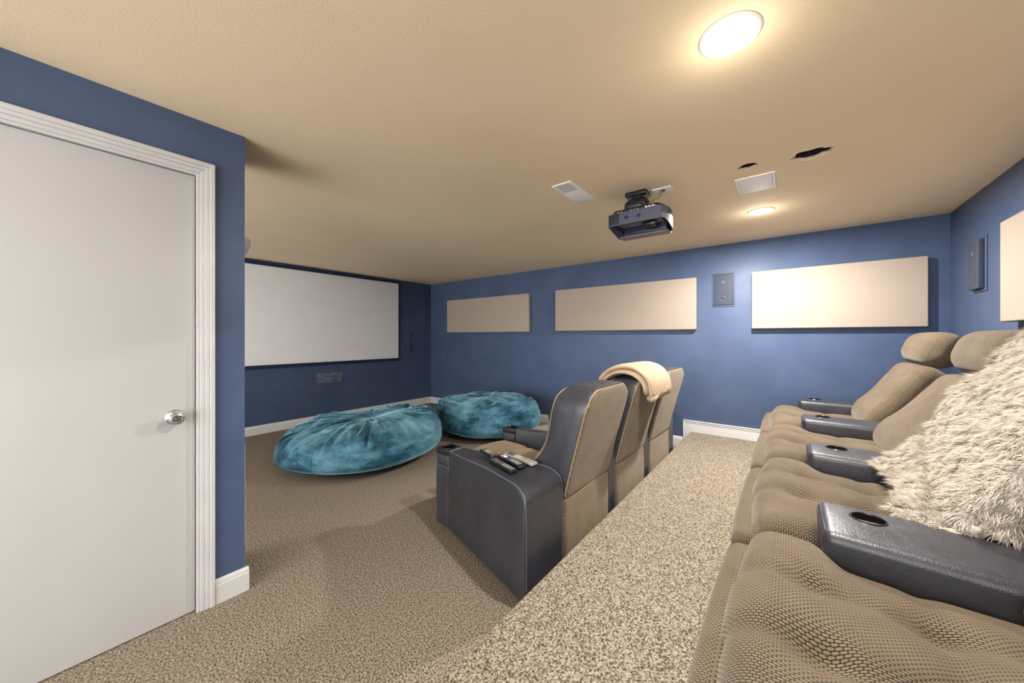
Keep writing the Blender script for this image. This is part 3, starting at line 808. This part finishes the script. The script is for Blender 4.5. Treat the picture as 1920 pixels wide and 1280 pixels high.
def rear_seat(label, cx, arms, lean=0):
    root = tag(empty('theater_recliner', (cx, 0, ZP)), label, 'recliner', 'rear row recliners')
    tuft = [(sx * .12, y) for sx in (-1, 1) for y in (-.045, -.25, -.45)]
    def dc(V):
        o_ = V.copy(); x, y, z = V[:, 0], V[:, 1], V[:, 2]
        f = sstep(-.13, -.055, y); sc_ = .745 + .255 * f
        o_[:, 0] = x * sc_
        top = sstep(.33, .42, z); xx = o_[:, 0]
        crown = .035 * np.cos(np.clip(x / .42, -1, 1) * 1.45) + .02 * np.exp(-((y + .0) / .10) ** 2)
        lobes = 0
        for cxx in (-.12, .12): lobes = lobes - .015 * np.exp(-((xx - cxx) / .036) ** 2) * (1 - .25 * sstep(.05, .12, y))
        for ry in (-.25, -.45): lobes = lobes - .008 * np.exp(-((y - ry) / .028) ** 2)
        for tx, ty in tuft: lobes = lobes - .026 * np.exp(-(((xx - tx) ** 2 + (y - ty) ** 2) / .055 ** 2))
        # drag folds from the tufts to the outer edges
        for tx, ty in tuft:
            s_ = 1 if tx > 0 else -1
            u = (xx - tx) * s_; line = ty + .075 - .0 + u * .5
            lobes = lobes - .007 * np.exp(-((y - (ty + u * .55)) / .030) ** 2) * sstep(0, .03, u) * sstep(.16, .05, u)
        o_[:, 2] += top * (crown + lobes)
        fr = sstep(.06, .13, y); o_[:, 1] += fr * (.012 * np.cos(x * 8) ) + lobes * fr * .8
        return o_
    m1 = MB(); rbox(m1, (0, -.215, .345), (.855, .66, .20), .085, 6, (64, 52, 3), dc); m1.build('seat_cushion', M['fabric'], root)
    # leg rest
    m1 = MB(); rbox(m1, (0, .10, .215), (.835, .115, .36), .045, 5, (16, 2, 8), lambda V: np.column_stack([V[:, 0], V[:, 1] + .02 * (V[:, 2] - .2) + .01 * np.cos(V[:, 0] * 3.6) * (V[:, 1] > .1), V[:, 2]])); m1.build('leg_rest', M['fabric'], root)
    m1 = MB(); rbox(m1, (0, -.36, .17), (.60, .78, .28), .02, 3); m1.build('base', M['leather'], root)
    # backrest, leaning back 29 degrees
    A = R(31 + lean * 3.5)
    def db(V):
        o_ = V.copy(); x, y, z = V[:, 0], V[:, 1], V[:, 2]
        # local: z along the back (0..0.56), y thickness (front +)
        fr = (y > 0)
        y2 = y + fr * (.03 * np.cos(np.clip(x / .31, -1, 1) * 1.4) * np.sin(np.clip(z / .56, 0, 1) * 2.6 + .25) + .028 * np.exp(-((z - .10) / .10) ** 2))
        for ii in (0,): pass
        yy = -.475 + y2 * math.cos(A) - z * math.sin(A); zz = .42 + z * math.cos(A) + y2 * math.sin(A)
        return np.column_stack([x, yy, zz])
    m1 = MB(); rbox(m1, (0, -.035, .252), (.63, .235, .565), .075, 6, (18, 4, 22), db); m1.build('backrest', M['fabric'], root)
    def dh(V):
        x, y, z = V[:, 0], V[:, 1], V[:, 2]
        e = np.sqrt(np.clip(1 - np.clip(np.abs(x) / .33, 0, 1) ** 4, .12, 1))
        y2 = y * e; z2 = z * (.80 + .20 * e)
        a = R(20)
        return np.column_stack([x, -.768 - .032 * lean + y2 * math.cos(a) - z2 * math.sin(a), .998 + z2 * math.cos(a) + y2 * math.sin(a)])
    m1 = MB(); rbox(m1, (0, 0, 0), (.61, .205, .235), .098, 7, (22, 2, 2), dh); m1.build('headrest', M['fabric'], root)
    m1 = MB(); rbox(m1, (0, -.74, .36), (.60, .10, .62), .03, 3, (1, 1, 1), lambda V: np.column_stack([V[:, 0], V[:, 1] - .12 * V[:, 2], V[:, 2]])); m1.build('back_shell', M['leather'], root)
    for a in arms: rear_arm(root, *a)
    return root
rear_seat('tufted brown recliner closest to the camera in the rear row, at the bottom right', 1.025, [(-.555, -.315)])
rear_seat('rear row recliner with the white shaggy fur throw spread over its back', 1.895, [(-.555, -.290)])
rear_seat('rear row recliner just beyond the fur covered one, second from the long blue wall', 2.765, [(-.555, -.315)], 1)
rear_seat('rear row recliner farthest off, next to the long blue wall', 3.635, [(-.555, -.315), (.322, .555, 0)])

# ---------------------------------------------------------------- fur throw on the second rear seat
def smoothn(x, y, z, s): return noise.noise(Vector((x * s, y * s, z * s)))
path = cr([(0, -.85, 1.16), (0, -.86, 1.28), (0, -.79, 1.335), (0, -.69, 1.285), (0, -.60, 1.14), (0, -.50, .99), (0, -.44, .875), (0, -.385, .785), (0, -.335, .735), (0, -.295, .715)], 8)
NP = len(path); NX = 48; NSK = 14
x0, x1 = 1.568, 2.215
def pathn(i):
    t = (path[min(NP - 1, i + 1)] - path[max(0, i - 1)]).normalized(); nn = Vector((0, -t.z, t.y))
    ref = path[i] - Vector((0, -.72, 1.05)) if i < 24 else Vector((0, .4, 1))
    return nn if nn.dot(ref) > 0 else -nn
grid = np.zeros((NP, NX + NSK + 1, 3))
for i, p in enumerate(path):
    nn = pathn(i); fr = i / (NP - 1)
    for j in range(NX + NSK + 1):
        u = max(0, (j - NSK) / NX); x = x0 + (x1 - x0) * u
        hang = max(0, NSK - j) / NSK                       # 1 at the hanging near edge
        amp = .020 * smoothn(x, p.y, p.z, 6) + .012 * smoothn(x, p.y, p.z, 14)
        cre = -.030 * math.exp(-((fr - (.84 - .20 * u)) / .022) ** 2)
        sideroll = -.022 * (max(0, abs(u - .5) - .42) / .08) ** 2
        q = p + nn * (amp + cre + sideroll + .004)
        lo = (.022 * math.sin(u * 7 + 1) - .02 * u) * fr ** 4
        y = q.y + (lo if fr > .85 else 0); z = max(q.z, .69)
        if hang > 0:
            zb = .742 + .01 * math.sin(i)
            z = max(z - hang * .30, min(z, zb)); x = x0 - .012 * math.sin(hang * math.pi) + .006 * smoothn(i * .1, hang * 3, 0, 1)
            y -= hang * .02
        grid[i, j] = (x, y, z)
gi = np.gradient(grid, axis=0); gj = np.gradient(grid, axis=1)
nrm = np.cross(gj, gi); nrm /= (np.linalg.norm(nrm, axis=2) + 1e-9)[:, :, None]
if nrm[30, NSK + 20, 1] + nrm[30, NSK + 20, 2] < 0: nrm = -nrm
NX = NX + NSK
V = [tuple(grid[i, j]) for i in range(NP) for j in range(NX + 1)]
V += [tuple(grid[i, j] - nrm[i, j] * .012) for i in range(NP) for j in range(NX + 1)]
F = []; C = NX + 1; OFF = NP * C
for i in range(NP - 1):
    for j in range(NX):
        a = i * C + j; F.append((a, a + 1, a + C + 1, a + C)); F.append((OFF + a, OFF + a + C, OFF + a + C + 1, OFF + a + 1))
for i in range(NP - 1):
    for j in (0, NX):
        a = i * C + j; F.append((a, a + C, OFF + a + C, OFF + a))
for j in range(NX):
    for i in (0, NP - 1):
        a = i * C + j; F.append((a, a + 1, OFF + a + 1, OFF + a))
rng = np.random.default_rng(7); NS = 95000
area = (np.linalg.norm(np.cross(gi, gj), axis=2)[:-1, :-1]).ravel(); area = area / area.sum()
cell = rng.choice(len(area), NS, p=area)
ii = cell // NX + rng.uniform(0, .999, NS); jj = cell % NX + rng.uniform(0, .999, NS)
# sample strands, clumped
def bil(G, a, b):
    i = a.astype(int); j = b.astype(int); fa = (a - i)[:, None]; fb = (b - j)[:, None]
    return G[i, j] * (1 - fa) * (1 - fb) + G[i + 1, j] * fa * (1 - fb) + G[i, j + 1] * (1 - fa) * fb + G[i + 1, j + 1] * fa * fb
P = bil(grid, ii, jj); Nn = bil(nrm, ii, jj); Nn /= np.linalg.norm(Nn, axis=1)[:, None]
# down-slope direction
tang = bil(gi, ii, jj); tang /= np.linalg.norm(tang, axis=1)[:, None]
cl = 3200; cc_ = rng.choice(len(area), cl, p=area); ci = cc_ // NX + rng.uniform(0, .999, cl); cj = cc_ % NX + rng.uniform(0, .999, cl); CP = bil(grid, ci, cj); Cd = rng.normal(0, 1, (cl, 3))
near = np.zeros(NS, int)
for s0 in range(0, NS, 3000):
    dd = ((P[s0:s0 + 3000, None, :] - CP[None]) ** 2).sum(2); near[s0:s0 + 3000] = dd.argmin(1)
Ln = rng.uniform(.016, .032, NS)[:, None]
edge = (np.minimum(jj, NX - jj) < 1.5)
wv_ = np.stack([np.sin(P[:, 1] * 19 + P[:, 2] * 11), np.zeros(NS), np.zeros(NS)], 1)
flow = tang * .70 + wv_ * .35 + Cd[near] * .30 + rng.normal(0, .18, (NS, 3)) + np.array([0, 0, -.15])
toclump = (CP[near] - P) * .35
mid = P + Nn * Ln * .50 + flow * Ln * .30
tip = P + Nn * Ln * .62 + flow * Ln * .95 + toclump
side = np.cross(Nn, flow + 1e-4); side /= np.linalg.norm(side, axis=1)[:, None]
wd = rng.uniform(.0006, .0013, NS)[:, None]
A0 = P - side * wd; A1 = P + side * wd; B0 = mid - side * wd * .9; B1 = mid + side * wd * .9
allv = np.stack([A0, A1, B0, B1, tip], 1).reshape(-1, 3)
base0 = len(V); nv = base0 + len(allv)
Vn = np.concatenate([np.array(V), allv])
idx = base0 + 5 * np.arange(NS)
faces = F + [f for k_ in idx for f in ((k_, k_ + 1, k_ + 3, k_ + 2), (k_ + 2, k_ + 3, k_ + 4))]
me = bpy.data.meshes.new('fur_throw'); me.from_pydata(Vn.tolist(), [], faces)
o = mesh_obj('fur_throw', me, M['fur'])
tag(o, 'white shaggy fur throw draped over the second rear row recliner from the camera', 'throw')

# ---------------------------------------------------------------- tan blanket over the middle front back
tb = MB()
pth = cr([(0, 1.035, .90), (0, 1.022, .965), (0, .965, 1.01), (0, .89, 1.026), (0, .82, 1.012), (0, .772, .965), (0, .757, .90), (0, .762, .845)], 10)
cum = [0]
for i in range(1, len(pth)): cum.append(cum[-1] + (pth[i] - pth[i - 1]).length)
LT = cum[-1]
def along(s_):
    s_ = min(max(s_, 0), LT); i = int(np.searchsorted(cum, s_)); i = min(max(i, 1), len(pth) - 1)
    t = (s_ - cum[i - 1]) / (cum[i] - cum[i - 1]); p = pth[i - 1].lerp(pth[i], t); d = (pth[i] - pth[i - 1]).normalized()
    return p, Vector((0, d.z, -d.y)) * (1 if Vector((0, d.z, -d.y)).dot(Vector((0, p.y - .9, p.z - .85))) > 0 else -1)
def drape(xa, xb, s0, s1, th, off, shear, seed):
    def d(V):
        out = np.zeros_like(V)
        for i, (x, y, z) in enumerate(V):
            s_ = s0 + (s1 - s0) * (y + .5); p, nn = along(s_)
            e = s_ - min(max(s_, 0), LT)
            u = (x + .5)
            wr = .006 * noise.noise(Vector((u * 9 + s_ * 2.5, s_ * 4, seed))) + .005 * noise.noise(Vector((u * 22 + s_ * 5, s_ * 8, seed)))
            X = xa + (xb - xa) * u + shear * (s_ / LT) ** 1.5
            q = p + nn * (off + z * th + wr)
            out[i] = (X, q.y, q.z - max(0, e) * 1.0)
        return out
    V, F, U = rbox_data((.5, .5, 1 * .11), .0549, 6, (26, 34, 1))
    V[:, 0] /= .5; V[:, 1] /= .5; V[:, 2] /= .11
    # keep sides round
    tb.add([tuple(p) for p in d(V)], F, U)
drape(2.355, 2.86, .03, LT - .03, .034, .004, .05, 1.0)
drape(2.385, 2.90, -.0, LT + .005, .040, .036, .05, 4.0)
# rolled lower edge
tube(tb, [(2.44 + i * .041 , .728 - .004 * math.sin(i), .860 - .010 * math.sin(i * 1.1) + .004 * i) for i in range(12)], [.020, .027, .028, .028, .029, .030, .029, .028, .027, .027, .025, .018], 14)
o = tb.build('blanket', M['throw'], sharp=None)
tag(o, 'folded tan fleece blanket hanging over the back of the middle front recliner', 'blanket')

# ---------------------------------------------------------------- bean bags
def bean(label, loc, Rx, Ry, H, rz, seed, tilt):
    root = tag(empty('bean_bag', loc, rz), label, 'bean bag', 'teal velvet bean bags')
    nu, nvv = 260, 120; V = []; F = []; U = []
    for i in range(nvv + 1):
        ph = math.pi * i / nvv              # 0 top .. pi bottom
        for j in range(nu):
            th = 2 * math.pi * j / nu
            sp = math.sin(ph); cp = math.cos(ph)
            rr = abs(sp) ** .62
            z = .5 * (1 + (abs(cp) ** .95 if cp > 0 else -abs(cp) ** .55))
            x = rr * math.cos(th); y = rr * math.sin(th)
            zz = z
            # bottom narrows to the contact area
            k_ = 1 - .16 * max(0, (.35 - zz) / .35) ** 2
            x *= k_; y *= k_
            hgt = H * (1 + tilt[0] * x + tilt[1] * y)
            big = .06 * noise.noise(Vector((x * 1.3 + seed, y * 1.3, zz * 1.3)))
            # folds: radiating from a gather line on top, strongest on the upper slope
            w_ = math.exp(-((zz - .80) / .16) ** 2)
            a = math.atan2(y - tilt[3], x - tilt[2]); dd = math.hypot(x - tilt[2], y - tilt[3])
            fo = noise.noise(Vector((math.cos(a) * 5.5, math.sin(a) * 5.5, dd * 1.5 + seed))) + .5 * noise.noise(Vector((math.cos(a) * 12, math.sin(a) * 12, dd * 2.5 + seed)))
            if seed > 3:   # long creases running round the bag
                fo = noise.noise(Vector((math.cos(th) * 1.6 + seed, math.sin(th) * 1.6, zz * 9))) + .5 * noise.noise(Vector((math.cos(th) * 3.4, math.sin(th) * 3.4 + seed, zz * 17)))
                fold = .034 * math.exp(-((zz - .75) / .22) ** 2) * (1 - abs(fo) * 3.2)
            else:
                msk = .35 + .65 * min(1, max(0, .5 + 1.8 * noise.noise(Vector((x * 1.7, y * 1.7, 9)))))
                fold = .062 * w_ * msk * (1 - abs(fo) * 3.4) * (.25 + .75 * min(1, dd * 2))
            fine = .006 * noise.noise(Vector((x * 9, y * 9, zz * 14 + seed)))
            # sagging dimple
            dm = -.11 * math.exp(-((x - tilt[2]) ** 2 / .10 + (y - tilt[3]) ** 2 / .035))
            px = x * Rx * (1 + big) ; py = y * Ry * (1 + big)
            L_ = math.hypot(px, py) + 1e-6
            pz = max(.0, zz * hgt * (1 + big) + (fold + dm * hgt) * (zz > .3) + fine)
            px += px / L_ * (fold * .15 + fine); py += py / L_ * (fold * .15 + fine)
            V.append((px, py, pz))
    for i in range(nvv):
        for j in range(nu):
            F.append((i * nu + j, (i + 1) * nu + j, (i + 1) * nu + (j + 1) % nu, i * nu + (j + 1) % nu))
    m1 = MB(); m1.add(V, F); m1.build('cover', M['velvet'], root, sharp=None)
    def surf(th_, zlev):
        # point on the surface near angle/height
        best = None
        j = int((th_ % (2 * math.pi)) / (2 * math.pi) * nu) % nu
        col = [V[i * nu + j] for i in range(nvv + 1)]
        zmax = max(range(nvv + 1), key=lambda i: math.hypot(col[i][0], col[i][1]))
        cand = [c for c in col[zmax - 30:] ]
        return min(cand, key=lambda c: abs(c[2] - zlev))
    m2 = MB()
    P = []
    for i in range(60):
        a = 2 * math.pi * i / 60; c = surf(a, .055 + .04 * math.sin(a * 2 + seed)); P.append((c[0] * 1.003, c[1] * 1.003, c[2]))
    tube(m2, P, .006, 6, closed=True); m2.build('piping_seam', M['bagbase'], root)
    return root, surf
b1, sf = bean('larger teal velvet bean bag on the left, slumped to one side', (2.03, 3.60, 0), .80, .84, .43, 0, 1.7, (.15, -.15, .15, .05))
P = []
for zl in np.linspace(.03, .36, 24):
    q = sf(R(-152), zl); P.append((q[0] * 1.002, q[1] * 1.002, q[2]))
Q = [P[0]]
for q in P[1:]:
    if (Vector(q) - Vector(Q[-1])).length > .006: Q.append(q)
m_ = MB(); tube(m_, Q, .0028, 6); m_.build('panel_seam', M['velvet'], b1)
c = sf(R(-98), .02)
m_ = MB(); box(m_, c[0] - .02, c[0] + .03, c[1] - .035, c[1] + .005, .004, .010, .001); m_.build('care_tag', M['tag'], b1)
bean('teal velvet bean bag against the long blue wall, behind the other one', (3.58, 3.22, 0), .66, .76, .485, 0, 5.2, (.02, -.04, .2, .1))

# ---------------------------------------------------------------- remotes
def remote(label, a, b, w_, t, shell, kind, z=.566):
    ax, ay = a; bx, by = b; L = math.hypot(bx - ax, by - ay); rz = math.atan2(by - ay, bx - ax)
    root = tag(empty('remote_control', ((ax + bx) / 2, (ay + by) / 2, z), rz), label, 'remote control', 'remote controls on the near arm')
    m1 = MB()
    def d(V):
        o_ = V.copy()
        if kind in ('light', 'grey'):
            s_ = 1 - .16 * sstep(-.5 * L, -.1 * L, V[:, 0]) * sstep(.5 * L, .0, V[:, 0]); o_[:, 1] *= s_
        return o_
    rbox(m1, (0, 0, t / 2), (L, w_, t), .006 if kind == 'dark' else .0105, 4, (16, 1, 1), d); m1.build('shell', shell, root)
    rnd = random.Random(int(L * 1e5))
    def buttons(name, mat, x0_, x1_, nx, ny, s_, round_=False):
        m2 = MB()
        for i in range(nx):
            for j in range(ny):
                x = x0_ + (x1_ - x0_) * (i / max(1, nx - 1)) * L; y = (j - (ny - 1) / 2) * (w_ * .72 / ny)
                x = (x0_ + (x1_ - x0_) * i / max(1, nx - 1)) * L
                if round_: lathe(m2, [(s_, 0), (s_, .0016), (s_ * .7, .002), (.0003, .002)], 10, mat=Matrix.Translation((x, y, t - .0004)))
                else: box(m2, x - s_ * 1.25, x + s_ * 1.25, y - s_, y + s_, t - .0004, t + .0014, .0006)
        m2.build(name, mat, root)
    if kind == 'dark':
        buttons('number_keys', M['btn_d'], -.38, .02, 6, 4, .0026); buttons('menu_keys', M['btn_w'], .08, .34, 5, 4, .0022, True); buttons('green_keys', M['btn_g'], .40, .44, 2, 3, .0028)
    elif kind == 'small':
        buttons('green_keys', M['btn_g'], -.40, -.36, 1, 3, .003); buttons('menu_keys', M['btn_w'], -.2, .1, 4, 3, .0028, True); buttons('number_keys', M['btn_d'], .18, .42, 4, 4, .0024)
    elif kind == 'light':
        m2 = MB(); lathe(m2, [(.012, 0), (.012, .002), (.007, .0024), (.0065, .001), (.0003, .001)], 24, mat=Matrix.Translation((-.25 * L, 0, t - .0004))); m2.build('navigation_ring', M['btn_w'], root)
        buttons('blue_keys', M['btn_b'], -.12, -.02, 3, 3, .0030, True); buttons('red_keys', M['btn_r'], -.43, -.41, 1, 3, .0028, True)
        buttons('white_keys', M['btn_w'], .05, .36, 6, 4, .0026, True); buttons('shortcut_keys', M['btn_w'], -.36, -.33, 2, 4, .0026, True)
    else:
        m2 = MB(); box(m2, -.44 * L, -.20 * L, -w_ * .33, w_ * .33, t - .0004, t + .0008, .0008); m2.build('display', M['lcd'], root)
        buttons('number_keys', M['rcgrey'], .10, .40, 6, 4, .0028); buttons('menu_keys', M['btn_w'], -.12, .02, 3, 3, .0035, True)
remote('short black remote with a green key, farthest forward on the arm', (1.620, 1.490), (1.570, 1.345), .044, .020, M['blackp'], 'small', .5655)
remote('flat square ended black remote with green keys, nearest the outer edge of the arm', (1.530, 1.335), (1.462, 1.120), .046, .018, M['blackp'], 'dark', .566)
remote('rounded dark remote crowded with white and coloured keys, in the middle of the remotes', (1.602, 1.330), (1.535, 1.115), .048, .021, M['blackp'], 'light', .566)
remote('grey remote with a small display, nearest the seat', (1.655, 1.325), (1.612, 1.090), .052, .020, M['rcgrey'], 'grey', .566)
